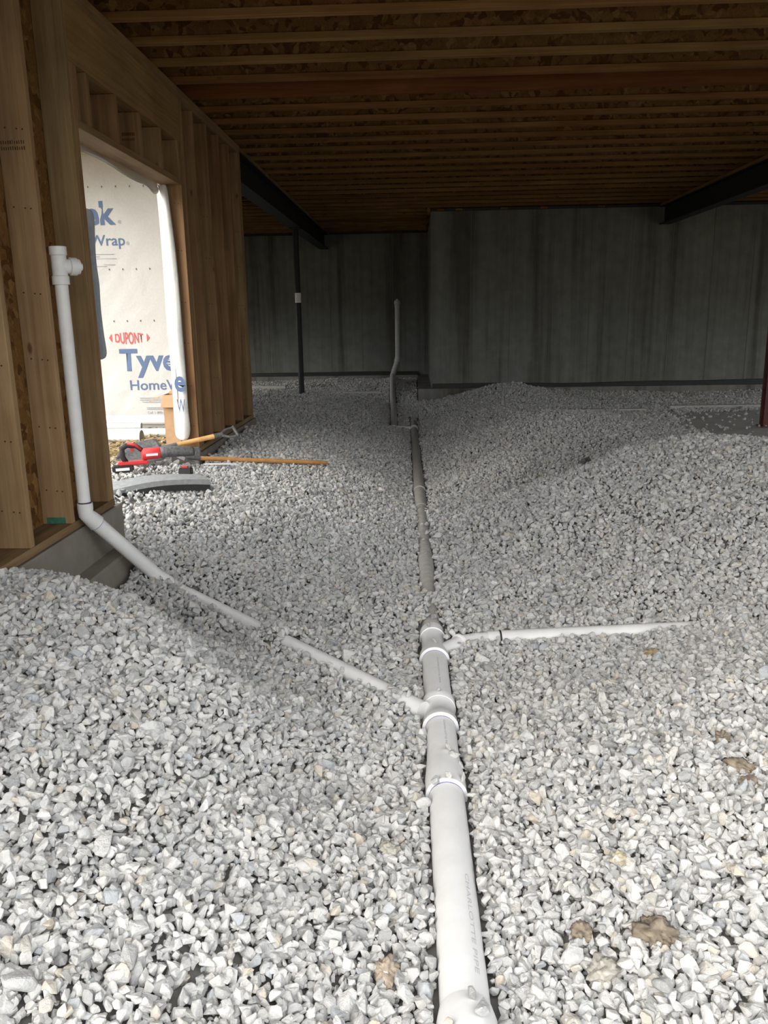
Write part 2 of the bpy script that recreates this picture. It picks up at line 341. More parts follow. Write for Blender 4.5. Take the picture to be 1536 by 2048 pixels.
for x0, x1, y0, y1 in ((-90, -7, -90, 90), (8, 90, -90, 90), (-7, 8, -90, -6), (-7, 8, 16.4, 90)):
    bm.faces.new([bm.verts.new(c) for c in ((x0, y0, .3), (x1, y0, .3), (x1, y1, .3), (x0, y1, .3))])
tag(link('ground', bm, plain('bare_yard_soil', (.30, .25, .18), .95, .1, var=.3, vs=2)), 'bare brown yard soil outside the building', None, None, 'structure')

# unseen grassy rise added behind the camera to block low sky light
bm = bmesh.new(); prev = None
for k in range(41):
    x = -80+4*k; h = 2.6+.6*math.sin(x*.11)+.5*math.sin(x*.31)
    q = [bm.verts.new(c) for c in ((x, -17, .2), (x, -23, h*.75), (x, -27, h), (x, -60, h+1))]
    if prev:
        for j in range(3): bm.faces.new((prev[j], q[j], q[j+1], prev[j+1]))
    prev = q
bmesh.ops.recalc_face_normals(bm, faces=bm.faces)
tag(link('added_bank', bm, plain('added_bank_grass', (.13, .13, .07), .95, .1, var=.4, vs=1), None, True), 'unseen grassy rise added behind the building to block low sky light', None, None, 'structure')
# ------------------------------------------------------------------ concrete walls, footings
def struct(o, label): return tag(o, label, None, None, 'structure')
W1 = struct(box('wall_far', -5.2, .25, 16.3, 16.55, .1, 3.035, CONC), 'dark streaked concrete wall at the far left end of the basement')
W2 = struct(box('wall_far_right', .25, 8.2, 13.1, 13.35, .1, 3.035, CONC), 'streaked grey concrete wall projecting forward at the far right')
struct(box('wall_return', .25, .5, 13.35, 16.55, .1, 3.035, CONC), 'concrete side wall joining the two far concrete walls')
WR = empty('wall_right', (8.1, 7, 0)); struct(WR, 'unseen concrete wall on the right side with three wide openings added for light')  # openings added to bring side light onto the far gravel
for y0, y1, z0, z1 in ((.6, 13.1, .1, .70), (.6, 13.1, 1.85, 3.035), (.6, 1.6, .70, 1.85), (4.6, 5.2, .70, 1.85), (8.2, 8.8, .70, 1.85), (12.2, 13.1, .70, 1.85)):
    place(box('wall_piece', 8.0, 8.25, y0, y1, z0, z1, CONC), WR)
WL = empty('wall_left_far', (-5.1, 12, 0)); struct(WL, 'unseen concrete wall closing the left bay with a wide opening added for light')  # opening added to brighten the far left bay
for y0, y1, z0, z1 in ((8.1, 16.3, .1, .75), (8.1, 16.3, 1.95, 3.035), (8.1, 9.2, .75, 1.95), (14.8, 16.3, .75, 1.95)):
    place(box('wall_piece', -5.25, -5.0, y0, y1, z0, z1, CONC), WL)
# recessed vertical joints between the form panels of the projecting wall
for i, x in enumerate(np.arange(.86, 8.0, .61)):
    struct_part = box('form_joint', x-.004, x+.004, 13.094, 13.102, .42, 3.0, STEM); place(struct_part, W2)
for i, x in enumerate(np.arange(-4.7, .2, .61)):
    sp_ = box('form_joint', x-.004, x+.004, 16.294, 16.302, .42, 3.0, STEM); place(sp_, W1)
F1 = struct(box('trim_1', -5.2, .06, 16.08, 16.3, 0, .385, CONCF), 'low concrete footing ledge below the far left wall')
F2 = struct(box('trim_2', .04, 8.2, 12.9, 13.1, 0, .385, CONCF), 'low concrete footing ledge below the projecting wall')
struct(box('trim_3', .04, .25, 13.1, 16.3, 0, .385, CONCF), 'low concrete footing ledge beside the return wall')
def wavy_strip(name, x0, x1, yf, z0, label, amp, seed):
    bm = bmesh.new(); n = 60; prev = None; r = random.Random(seed); ph = [r.random()*6 for _ in range(3)]
    for i in range(n+1):
        x = x0+(x1-x0)*i/n; h = .062 + amp*(math.sin(x*1.3+ph[0])+.6*math.sin(x*3.1+ph[1])); d = .02+.02*abs(math.sin(x*.9+ph[2]))
        c = [bm.verts.new(q) for q in ((x, yf-.004, z0+h), (x, yf-d, z0+h*.92), (x, yf-d-.012, z0), (x, yf-.004, z0))]
        if prev:
            for k in range(4): bm.faces.new((prev[k], prev[(k+1) % 4], c[(k+1) % 4], c[k]))
        else: bm.faces.new(c)
        prev = c
    bm.faces.new(list(reversed(prev))); bmesh.ops.recalc_face_normals(bm, faces=bm.faces)
    o = link(name, bm, MEMB_GAP, None, False); return tag(o, label, 'membrane strip', 'black strips along the wall footings')
wavy_strip('membrane_strip', .27, 7.9, 13.1, .385, 'wavy black strip along the foot of the projecting right concrete wall', .009, 3)
wavy_strip('membrane_strip', -4.9, .04, 16.3, .385, 'thin black strip along the foot of the farthest left concrete wall', .004, 5)

# ------------------------------------------------------------------ ceiling: subfloor and joists
CZ = 3.077
sub = empty('ceiling', (0, 0, CZ)); struct(sub, 'open ceiling of wood I-joists under strand board subfloor')
y = .6
while y < 16.6:
    y1 = min(y+1.22, 16.6)
    place(box('subfloor_panel', -5.2 if y > 7.2 else -1.80, 8.2, y+.002, y1-.002, CZ+.302, CZ+.322, OSB), sub); y += 1.22
fl0 = None; cache = {}
def seg_mesh(key, x0, x1, dy, dz, mat, bev=0):
    if key not in cache:
        bm = bmesh.new(); box_bm(bm, x0, x1, -dy/2, dy/2, -dz/2, dz/2)
        if bev: bevel(bm, bev)
        me = bpy.data.meshes.new(key); bm.to_mesh(me); bm.free(); me.materials.append(mat); cache[key] = me
    return cache[key]
for i in range(-10, 29):
    yf = 4.876+.4064*i; yc = yf-.029
    if yf > 16.28: break
    far = yf > 8.1; xl = -5.2 if far else -1.775; right_end = 8.1
    if yf > 13.1: right_end = .2
    key = f'{far}{right_end}'
    if i == 4:
        j = box('joist', xl, right_end, yc-.022+.012, yc+.022+.012, CZ, CZ+.302, LVLX, None, .002); place(j, sub); j['label'] = 'solid reddish laminated joist among the I-joists'
        continue
    j = bpy.data.objects.new('joist', seg_mesh('web'+key, xl, right_end, .0095, .226, OSB)); COL.objects.link(j); j.location = (0, yc, CZ+.151); place(j, sub)
    for s in (0, 1):
        f = bpy.data.objects.new(('bottom_flange', 'top_flange')[s], seg_mesh('flange'+key, xl, right_end, .058, .038, WX, .002)); COL.objects.link(f)
        f.parent = j; f.location = (0, 0, (-.132, .132)[s])
place(box('rim_board', -1.80, -1.776, .6, 8.1, CZ, CZ+.302, OSB), sub)
place(box('rim_board', .25, 8.2, 13.36, 13.40, 3.0, CZ+.302, OSB), sub)
place(box('rim_board', 8.2, 8.24, .6, 16.6, 3.0, CZ+.322, OSB), sub)
place(box('rim_board', -5.24, -5.2, 8.1, 16.6, 3.0, CZ+.322, OSB), sub)
place(box('rim_board', -5.2, -1.8, 8.12, 8.15, CZ, CZ+.302, OSB), sub)
place(box('end_board', -5.2, 8.2, 16.56, 16.6, CZ-.05, CZ+.3, OSB), sub)
# black fill painting the shaded gap atop the far walls, and wood blocks
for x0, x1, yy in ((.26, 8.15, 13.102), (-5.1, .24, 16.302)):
    place(box('shaded_gap_fill', x0, x1, yy, yy+.24, 3.0355, CZ-.002, MEMB_GAP), sub)
for k, x in enumerate((.34, .62, 1.3, 1.9, 2.75)):
    place(box('shim', x, x+.11, 13.085, 13.101, 3.045, CZ-.003, WX), sub)

# ------------------------------------------------------------------ left framed wall
XL = -1.638; XO = XL-.140
wl = empty('wall_left', (XL, 5, .527)); struct(wl, 'open wood-framed left wall of two by six studs with a doorway')
for k in range(2): place(box('top_plate', XO, XL, .9, 8.18, CZ-.0385*(k+1), CZ-.0385*k-.001, WY, None, .0015), wl)
place(box('bottom_plate', XO, XL, .9, 4.264, .527, .565, PLATE, None, .0015), wl)
place(box('bottom_plate', XO, XL, 6.05, 8.18, .527, .565, PLATE, None, .0015), wl)
def stud(yfar, z0=.566, z1=CZ-.078, name='stud', m=WZ, xoff=0):
    return place(box(name, XO, XL+xoff, yfar-.038, yfar-.0005, z0, z1, m, None, .0015), wl)
studs = {}
for yf in (.94, 1.28, 1.686, 2.093, 2.50, 2.906, 3.313, 3.739, 4.2105): studs[yf] = stud(yf)
stud(4.256, .566, 2.711, 'jack_stud')
stud(6.096, .566, 2.711, 'jack_stud', xoff=.001); stud(6.135)
for yf in (6.20, 6.512, 6.912, 7.329, 7.704, 8.10, 8.139, 8.178): stud(yf)
for k, xx in enumerate((XL-.045, XL-.0925, XO)):
    place(box('header', xx, xx+.0445, 4.2115, 6.097, 2.713, 2.999, LVLY, None, .0015), wl)
place(box('head_plate', XO, XL, 4.257, 6.0575, 2.424, 2.462, WY, None, .0015), wl)
for yf in (4.30, 4.45, 4.853, 5.26, 5.66, 6.056): stud(yf, 2.463, 2.711, 'cripple_stud')
# outer sheathing: panels on both sides of the doorway and above it
for y0, y1, z0, z1 in ((.9, 3.0, .45, CZ), (3.004, 4.22, .45, CZ), (4.222, 6.10, 2.45, CZ), (6.10, 7.32, .45, CZ), (7.324, 8.0, .45, CZ)):
    place(box('sheathing_panel', XO-.012, XO-.001, y0, y1, z0, z1, OSB), wl)
for yf, x0 in ((3.739, XL-.12),):
    place(box('green_end_mark', x0, XL-.03, yf-.0392, yf-.0382, .567, .598, GREEN), wl)
# ink stamps on stud and cripple faces, nail heads
bm = bmesh.new()
for k in range(11):
    for r_ in range(2):
        h = .016*random.uniform(.7, 1); xx = XL-.13+.0098*k; box_bm(bm, xx, xx+.0055*random.uniform(.5, 1), 3.7005-.0008, 3.7005, 2.245-.024*r_, 2.245-.024*r_+h)
place(link('ink_stamp', bm, STAMP), wl); 
bm = bmesh.new()
for k in range(8):
    xx = XL-.11+.0098*k; box_bm(bm, xx, xx+.006, 5.2208, 5.2215, 2.58, 2.598); box_bm(bm, xx, xx+.004, 5.2208, 5.2215, 2.552, 2.566)
place(link('ink_stamp', bm, STAMP), wl)
nm = None
for yf in (3.313, 3.739, 6.096, 6.912, 8.10):
    for z in (.72, 1.02, 1.33, 1.62, 1.98, 2.3):
        for dx in (.03, .055, .105):
            o = place(box('nail', XL-dx-.003, XL-dx+.003, yf-.0396, yf-.038, z-.003+dx*.1, z+.003+dx*.1, STAMP), wl)
# concrete stem wall under it
struct(box('wall_stem', XO-.06, XL+.012, .9, 4.34, -.1, .522, STEM, None, .006), 'low concrete stem wall below the sill plate of the left wall')
struct(box('wall_stem_far', XO-.06, XL+.012, 5.98, 8.24, -.1, .522, STEM, None, .006), 'low concrete stem wall below the far part of the left wall')
struct(box('trim_4', XO-.1, XL+.11, .9, 4.26, -.15, .315, STEM, None, .012), 'concrete footing projecting below the stem wall')

# wing wall, house wrap and its printing
struct(box('wall_wing', -5.2, XO-.013, 8.012, 8.15, .3, CZ, OSB), 'sheathed wing wall outside the doorway')
def wr(x, z):
    x = np.asarray(x, float); z = np.asarray(z, float)
    return (7.995 + vnoise(x+z*.8, z*.25-x*.3, 3.0, 21)*.022 + vnoise(x*1.4-z, z*.4, 7.0, 22)*.008)
def wrap_grid(xs, zs):
    X, Z = np.meshgrid(xs, zs); Y = wr(X.ravel(), Z.ravel()); V = np.stack([X.ravel(), Y, Z.ravel()], 1); nx, ny = len(xs), len(zs)
    me = bpy.data.meshes.new('house_wrap'); F = [(j*nx+i, j*nx+i+1, (j+1)*nx+i+1, (j+1)*nx+i) for j in range(ny-1) for i in range(nx-1)]
    me.from_pydata(V.tolist(), [], F); me.update(); return me
hw = link('house_wrap', wrap_grid(np.linspace(-5.1, XO-.02, 120), np.linspace(.40, CZ-.03, 90)), TYV, None, True)
sm = hw.modifiers.new('t', 'SOLIDIFY'); sm.thickness = .001
tag(hw, 'white printed house wrap sheet covering the wall outside the doorway', 'house wrap')
def text_mesh(s, size, bold=0.0, spacing=1.0):
    c = bpy.data.curves.new('t', 'FONT'); c.body = s; c.size = size; c.offset = bold; c.space_character = spacing; c.resolution_u = 3
    o = bpy.data.objects.new('t', c); COL.objects.link(o); dg = bpy.context.evaluated_depsgraph_get(); dg.update()
    me = bpy.data.meshes.new_from_object(o.evaluated_get(dg)); bpy.data.objects.remove(o); bpy.data.curves.remove(c)
    return me
def text_on_wall(name, s, x, z, height, mat, parent, width=None, right=None, f=wr, bold=.0, dy=-.003, shape=None, clip=None, ax='x'):
    """print s with its baseline at z, left edge at x (or right edge at right), capital height given"""
    me = text_mesh(s, 1.0, bold); co = np.zeros(len(me.vertices)*3); me.vertices.foreach_get('co', co); co = co.reshape(-1, 3)
    capme = text_mesh('H', 1.0, bold); cc = np.array([v.co[:] for v in capme.vertices]); cap = cc[:, 1].max()-max(cc[:, 1].min(), 0)
    u = co[:, 0]-co[:, 0].min(); v = co[:, 1].copy(); sc = height/cap; u *= sc; v *= sc
    if width: u *= width/u.max()
    if shape: v = shape(u/u.max(), v)
    X = (right-u.max()+u) if right is not None else x+u; Z = z+v
    if clip: X = np.clip(X, clip[0], clip[1])
    Y = f(X, Z)+dy; co = np.stack([X, Y, Z], 1); me.vertices.foreach_set('co', co.ravel()); me.update()
    o = link(name, me, mat); place(o, parent); return o
def oval(u, v):
    k = 1+.55*(1-(2*u-1)**2); c = .0; return (v-.04)*k+.04
def prints(ox, oz):
    # ox, oz: shift of the repeat; T of the big word starts at -2.880, baseline 1.030
    text_on_wall('brand_word', 'Tyvek', -2.888+ox, 1.030+oz, .205, INK, hw, width=.715, bold=.030)
    text_on_wall('registered_mark', '®', -2.155+ox, 1.030+oz, .03, INKG, hw)
    text_on_wall('product_word', 'HomeWrap', -2.805+ox, .838+oz, .095, INK, hw, width=.70, bold=.010)
    text_on_wall('registered_mark', '®', -2.095+ox, .838+oz, .03, INKG, hw)
    text_on_wall('maker_name', 'DUPONT', -2.915+ox, 1.305+oz, .072, INKR, hw, width=.275, bold=.02, shape=oval)
    for cx, d in ((-2.945+ox, -1), (-2.605+ox, 1)):
        bm = bmesh.new(); pts = [(cx, -.005), (cx+.028*d, .036), (cx, .077)]
        vs = [bm.verts.new((x, float(wr(x, 1.305+oz+z_))-.005, 1.305+oz+z_)) for x, z_ in (pts if d < 0 else pts[::-1])]; bm.faces.new(vs)
        place(link('logo_arrow', bm, INKR), hw)
    bm = bmesh.new()
    for k, (x0, x1, z) in enumerate(((-2.72, -2.22, .755), (-2.72, -2.36, .735), (-2.70, -2.20, .715), (-2.66, -2.22, .66), (-2.66, -2.3, .645))):
        bm.faces.new([bm.verts.new((x+ox, float(wr(x+ox, zz+oz))-.005, zz+oz)) for x, zz in ((x0, z), (x1, z), (x1, z+.006), (x0, z+.006))])
    place(link('fine_print', bm, INKG), hw)
    text_on_wall('phone_print', 'Call 1-800-44', -2.655+ox, .602+oz, .024, INKG, hw)
prints(0, 0)
prints(-.63, 1.36)
# rows of staple caps
bm = bmesh.new()
for z in (1.98, 1.50, 2.72):
    for x in np.arange(-3.3, -2.0, .13):
        yy = float(wr(x, z))-.004; box_bm(bm, x-.004, x+.004, yy-.002, yy, z-.008, z+.008)
sto = link('staple', bm, DARKM); sto['kind'] = 'stuff'; place(sto, hw)

# loose house wrap edges at the doorway
def ribbon(name, rows, mat, label, thick=.0012, parent=None):
    """rows: list of polylines (same length) forming a sheet"""
    bm = bmesh.new(); g = [[bm.verts.new(p) for p in r] for r in rows]
    for a, b in zip(g, g[1:]):
        for k in range(len(a)-1): bm.faces.new((a[k], a[k+1], b[k+1], b[k]))
    bmesh.ops.recalc_face_normals(bm, faces=bm.faces)
    o = link(name, bm, mat, None, True); s = o.modifiers.new('s', 'SUBSURF'); s.levels = s.render_levels = 2
    t = o.modifiers.new('t', 'SOLIDIFY'); t.thickness = thick
    if label: tag(o, label, 'house wrap flap')
    return o
FL = [(-1.775, 2.43), (-1.767, 2.37), (-1.764, 2.19), (-1.762, 1.984), (-1.764, 1.642), (-1.766, 1.466), (-1.765, 1.287), (-1.751, 1.146), (-1.748, .966), (-1.760, .837), (-1.775, .70), (-1.775, .623)]
FR = [-1.735, -1.724, -1.711, -1.697, -1.690, -1.692, -1.692, -1.690, -1.688, -1.694, -1.683, -1.706]
XF = XO-.016
flap = ribbon('house_wrap_flap', [[(XF-.05, 6.16+.01*math.sin(z*7), z) for x, z in FL], [(x-.004, 6.035+.006*math.sin(z*9), z) for x, z in FL],
               [((x+r)/2, 5.985+.008*math.sin(z*8), z) for (x, z), r in zip(FL, FR)], [(r, 6.015+.008*math.sin(z*11), z) for (x, z), r in zip(FL, FR)]], TYV,
              'loose white house wrap flap hanging on the far side of the doorway')
flat = lambda X, Z: np.full(np.shape(X), 5.966)
text_on_wall('brand_letter', 'e', -1.765, .865+.13, .155, INK, flap, width=.078, f=flat, bold=.03)
text_on_wall('product_letter', 'W', -1.758, .84, .095, INK, flap, width=.062, f=flat, bold=.005)
n_ = 14
rows = [[], [], []]
for k in range(n_+1):
    yy = 4.2+1.9*k/n_; dz = -.030-.022*math.sin(yy*2.6)**2 - (.06 if k == 13 else 0)
    rows[0].append((XF-.01, yy, 2.47)); rows[1].append((XF-.03+.008*math.sin(yy*8), yy, 2.44+.005*math.sin(yy*5))); rows[2].append((XF+.012*math.sin(yy*4), yy, 2.425+dz))
ribbon('house_wrap_flap', rows, TYV, 'crumpled white house wrap edge hanging under the head of the doorway')
rows = [[], [], [], []]
for k in range(13):
    z = 1.30+.765*k/12; e = (.0, -.002, -.008, -.010, -.012, -.010, -.006, -.010, -.013, -.010, -.006, -.001, .0)[k]
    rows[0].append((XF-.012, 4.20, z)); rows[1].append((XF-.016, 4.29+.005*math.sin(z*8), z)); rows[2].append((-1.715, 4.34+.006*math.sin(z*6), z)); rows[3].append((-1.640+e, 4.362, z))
ribbon('house_wrap_flap', rows, plain('shaded_wrap_grey', (.30, .33, .36), .6, .3, var=.12), 'grey shaded wrap flap curling out at the near side of the doorway', .002)  # shade on this flap is put into its grey colour

# porch framing outside, above the doorway
pr = empty('porch_roof', (-3.2, 6, 3.0)); tag(pr, 'pale lumber porch roof framing outside above the doorway', 'porch roof')
for k in range(5): place(box('deck_board', -4.7, -1.82, 7.0+.2*k, 7.19+.2*k, 3.17, 3.20, PORCH), pr)
for yy in (7.0, 7.45, 7.93): place(box('rafter', -4.7, -1.82, yy, yy+.04, 3.0, 3.169, PORCH), pr)
place(box('beam', -4.85, -4.71, 6.9, 8.0, 2.88, 3.17, WY), pr)

# ------------------------------------------------------------------ steel beams and columns
def ibeam(name, xc, y0, y1, ztop, depth, fw_, label):
    t = empty(name, (xc, y0, ztop-depth)); tag(t, label, 'beam')
    place(box('bottom_flange', xc-fw_/2, xc+fw_/2, y0, y1, ztop-depth, ztop-depth+.012, STEEL), t)
    place(box('top_flange', xc-fw_/2, xc+fw_/2, y0, y1, ztop-.012, ztop, STEEL), t)
    place(box('web', xc-.005, xc+.005, y0, y1, ztop-depth+.012, ztop-.012, STEEL), t)
    place(box('wood_nailer', xc-fw_/2, xc+fw_/2, y0, y1, ztop, CZ-.001, WY), t); return t
ibeam('steel_beam', XL-.09, 8.19, 16.29, CZ-.038, .27, .17, 'black steel beam running from the left wood wall to the far wall')
ibeam('steel_beam', 3.70+.06, .8, 13.09, CZ-.038, .26, .16, 'black steel beam under the joists on the right side')
t = empty('steel_column', (XL-.09, 12.4, .36)); tag(t, 'slim black steel column with a white sticker under the left beam', 'column')
zc = th(XL-.09, 12.4)-.05
tube('post', [(XL-.09, 12.4, zc), (XL-.09, 12.4, 2.757)], .042, STEEL, t)
place(box('cap_plate', XL-.17, XL-.01, 12.31, 12.49, 2.757, 2.7685, STEEL), t)
place(box('base_plate', XL-.17, XL-.01, 12.31, 12.49, zc-.01, zc+.002, STEEL), t)
lathe('white_sticker', (XL-.09, 12.4, 1.72), (XL-.09, 12.4, 2), [(0, .0435), (.14, .0435)], WHITEL, t)
t = empty('steel_column', (3.76, 9.0, .3)); tag(t, 'red-brown steel column under the right beam', 'column')
zc = th(3.76, 9.0)-.005
for a in ((3.755, 3.845, 8.945, 8.955), (3.755, 3.845, 9.045, 9.055), (3.796, 3.804, 8.955, 9.045)):
    place(box('flange' if a[3]-a[2] < .02 else 'web', *a, zc+.012, 2.766, REDST), t)
place(box('base_plate', 3.735, 3.865, 8.91, 9.09, zc, zc+.012, REDST), t)
place(box('cap_plate', 3.73, 3.84, 8.93, 9.07, 2.766, 2.778, REDST), t)

# ------------------------------------------------------------------ drain pipes
CAPS = []      # (p, q, r) used to keep gravel out of the pipes
def cap(p, q, r): CAPS.append((np.array(p, float), np.array(q, float), r))
def P(yv, z=0.0): return Vector((pipe_x(yv), yv, z))
main = empty('drain_pipe', P(1.0)); tag(main, 'white main plastic drain pipe running away down the middle of the gravel', 'drain pipe')
def run(ya, yb, r, mat, name='pipe', par=main):
    cap(P(ya), P(yb), r); return tube(name, [P(ya), P(yb)], r, mat, par, 40)
run(1.0, 2.36, .0572, PVC)
# long coupling with its rim
def fitting(ya, yb, prof, mat, par=main, name='coupling'):
    f = lathe(name, P(ya), P(yb), prof, mat, par, 40); cap(P(ya), P(yb), max(r for s, r in prof)); return f
def rim(yv, r, par, primer=True, side=-1):
    o = lathe('rim', P(yv-.004), P(yv+.1), [(0, r), (.001, r+.0025), (.007, r+.0025), (.008, r)], RIM); 
    o.parent = par; o.location = Vector(o.location)-Vector(par.location)-Vector(main.location)
    if primer:
        q = lathe('primer_band', P(yv+side*.012), P(yv+.1), [(0, .0576), (.006, .0576)], PRIMER)
        q.parent = par; q.location = Vector(q.location)-Vector(par.location)-Vector(main.location)
c1 = fitting(2.335, 2.53, [(0, .0655), (.012, .0668), (.09, .0668), (.13, .0635), (.195, .0595)], PVC); rim(2.335, .0655, c1)
run(2.50, 2.80, .0572, PVC)
c2 = fitting(2.775, 2.97, [(0, .0665), (.045, .0665), (.055, .060), (.14, .060), (.15, .0665), (.195, .0665)], PVC, name='wye')
rim(2.778, .0665, c2); rim(2.925, .0635, c2, False)
run(2.95, 3.41, .0572, PVC)
c3 = fitting(3.385, 3.72, [(0, .0665), (.05, .0665), (.10, .056), (.16, .054), (.25, .054), (.26, .060), (.33, .060)], PVC, name='wye')
rim(3.388, .0665, c3); rim(3.645, .060, c3, False)
run(3.7, 4.10, .050, PVCD); run(4.10, 11.05, .049, PVCD)
c4 = fitting(10.95, 11.15, [(0, .060), (.05, .060), (.06, .054), (.14, .054), (.15, .060), (.2, .060)], PVCD, name='tee')
rim(10.96, .060, c4, False); rim(11.07, .057, c4, False)
run(11.1, 11.95, .052, PVCD); c5 = fitting(11.72, 11.97, [(0, .058), (.2, .058), (.21, .066), (.25, .066)], PVCD, name='end_hub')
c6 = fitting(7.0, 7.12, [(0, .056), (.12, .056)], PVCD); c7 = fitting(6.33, 6.42, [(0, .053), (.09, .053)], PVCD)
c8 = fitting(1.36, 1.50, [(0, .068), (.10, .068), (.14, .060)], PVC)
# 45 degree branch of the far wye
b0 = P(3.44, .0); b1 = b0+Vector((.125, .125, .01)); b2 = Vector((.275, 3.60, .005)); b3 = Vector((.40, 3.625, .005))
tube('branch', [b0, b1, b2, b3], [.040, .040, .043, .043], PVC, main, 28); cap(b0, b1, .042); cap(b1, b3, .045)
d_ = (b1-b0).normalized(); lathe('rim', b1-d_*.01, b1+d_, [(0, .0455), (.001, .049), (.012, .049), (.013, .0455)], RIM, main)
# lettering that follows the pipe
def pipe_text(s, ya, yb, ang, r, capw, mat, par=main, flip=False):
    me = text_mesh(s, 1.0, .0); co = np.array([v.co[:] for v in me.vertices]); u = (co[:, 0]-co[:, 0].min()); u /= u.max(); v = (co[:, 1]-co[:, 1].min()); v /= v.max()
    if flip: yv = ya+(yb-ya)*u; a = ang + (v-.5)*capw/r
    else: yv = yb-(yb-ya)*u; a = ang - (v-.5)*-capw/r
    X = pipe_x(yv)+np.sin(a)*(r+.0006); Z = np.cos(a)*(r+.0006); me.vertices.foreach_set('co', np.stack([X, yv, Z], 1).ravel()); me.update()
    o = link('printed_text', me, mat); place(o, par); return o
pipe_text('CHARLOTTE PIPE', 1.56, 1.90, math.radians(33), .0572, .012, INKL)
pipe_text('CHARLOTTE PIPE', 3.05, 3.30, math.radians(10), .0572, .006, INKG)
pipe_text('CHARLOTTE PIPE', 2.55, 2.74, math.radians(12), .0572, .006, INKG)

# left branch with the riser in the stud bay
lb = empty('branch_pipe', (-1.595, 3.775, .56)); tag(lb, 'white branch pipe from riser at the left stud wall down into the gravel', 'branch pipe')
E0 = Vector((-1.597, 3.775, .0)); ez = .575
tube('riser', [(-1.60, 3.775, ez+.06), (-1.603, 3.78, 1.735)], .0295, PVC, lb); cap((-1.60, 3.775, ez), (-1.6, 3.78, 1.7), .03)
pA = Vector((-1.598, 3.775, ez+.075)); pB = Vector((-1.598, 3.775, ez+.02)); dd = Vector((.21, .27, -.37)).normalized(); pC = pB+dd*.075
tube('elbow', [pA, pA-Vector((0, 0, .028)), pB, pB+dd*.03, pC], [.0365, .0365, .036, .038, .042], PVC, lb)
lathe('primer_band', pC, pC+dd, [(-.004, .0375), (.006, .0375)], PRIMER, lb)
lathe('primer_band', pA, pA+Vector((0, 0, 1)), [(0, .031), (.006, .031)], plain('dark_purple_primer', (.06, .04, .09), .5), lb)
pD = Vector((-1.372, 4.06, .19)); tube('pipe', [pC-dd*.02, pD], .0365, PVC, lb, 32); cap(pC-dd*.02, pD, .037)
q0 = Vector((-1.25, 4.10, .085)); q1 = Vector((.02, 2.865, .028))
tube('pipe', [pD, q0], .0365, PVC, lb, 28); tube('pipe', [q0, q1], .0365, PVC, lb, 32); cap(q0, q1, .0365)
# tee on top of the riser
tt = lathe('tee', (-1.603, 3.78, 1.665), (-1.603, 3.78, 2.0), [(0, .038), (.035, .038), (.04, .0335), (.125, .0335), (.13, .038), (.165, .038)], PVC, lb)
dz_ = Vector((.78, .62, 0)).normalized(); s0 = Vector((-1.603, 3.78, 1.745))
lathe('tee_outlet', s0, s0+dz_, [(.0, .032), (.045, .032), (.046, .040), (.075, .040), (.076, .034), (.088, .034), (.089, .017), (.10, .017)], PVC, lb)

# right branch
rb = empty('branch_pipe', (.36, 3.6, .02)); tag(rb, 'short white branch pipe lying half buried right of the main pipe', 'branch pipe')
r0 = Vector((.33, 3.612, .010)); r1_ = Vector((1.75, 3.70, .045)); tube('pipe', [r0, r1_], .042, PVC, rb, 32); cap(r0, r1_, .042)
dr = (r1_-r0).normalized(); lathe('coupling_seam', r0+dr*.055, r1_, [(0, .0425), (.003, .0440), (.006, .0440), (.009, .0425)], BLACK, rb)

# far stack and its run
fs = empty('vent_stack', (-.33, 15.35, .7)); tag(fs, 'grey plastic vent stack standing in front of the far wall', 'vent stack')
pts = [(-.27, 10.93, .02), (-.30, 11.0, .03), (-.33, 12.2, .10), (-.39, 13.8, .22), (-.42, 14.9, .36), (-.425, 15.15, .44), (-.345, 15.35, .68), (-.33, 15.36, .75), (-.325, 15.36, 1.70)]
PVG = plain('grey_dusty_pipe', (.58, .57, .54), .7, .3, var=.15)
for a, b in zip(pts[1:], pts[2:]): cap(a, b, .047)
tube('ground_run', [pts[1]]+[tuple(Vector(pts[1]).lerp(Vector(pts[2]), .5))]+pts[2:6], .047, PVG, fs, 24)
tube('offset', [pts[5], pts[6], pts[7]], .046, PVG, fs, 24)
tube('stack', [pts[7], pts[8]], .046, PVG, fs, 24)
for k in (6, 4): lathe('coupling', pts[k], Vector(pts[k])+(Vector(pts[k+1])-Vector(pts[k])), [(0, .053), (.09, .053)], PVG, fs, 24)
lathe('cleanout_cap', (-.325, 15.36, 1.66), (-.325, 15.36, 3), [(0, .050), (.05, .050), (.055, .058), (.10, .058), (.105, .050), (.125, .050), (.126, .022), (.15, .022)], PVG, fs, 24)
tube('cross_run', [(-.30, 10.98, .035), (-.045, 10.98, .02)], .034, PVC, fs, 24); cap((-.3, 10.98, .035), (-.045, 10.98, .02), .036)
lathe('elbow_hub', (-.30, 10.90, .03), (-.31, 11.3, .03), [(0, .052), (.12, .052)], PVC, fs, 24)

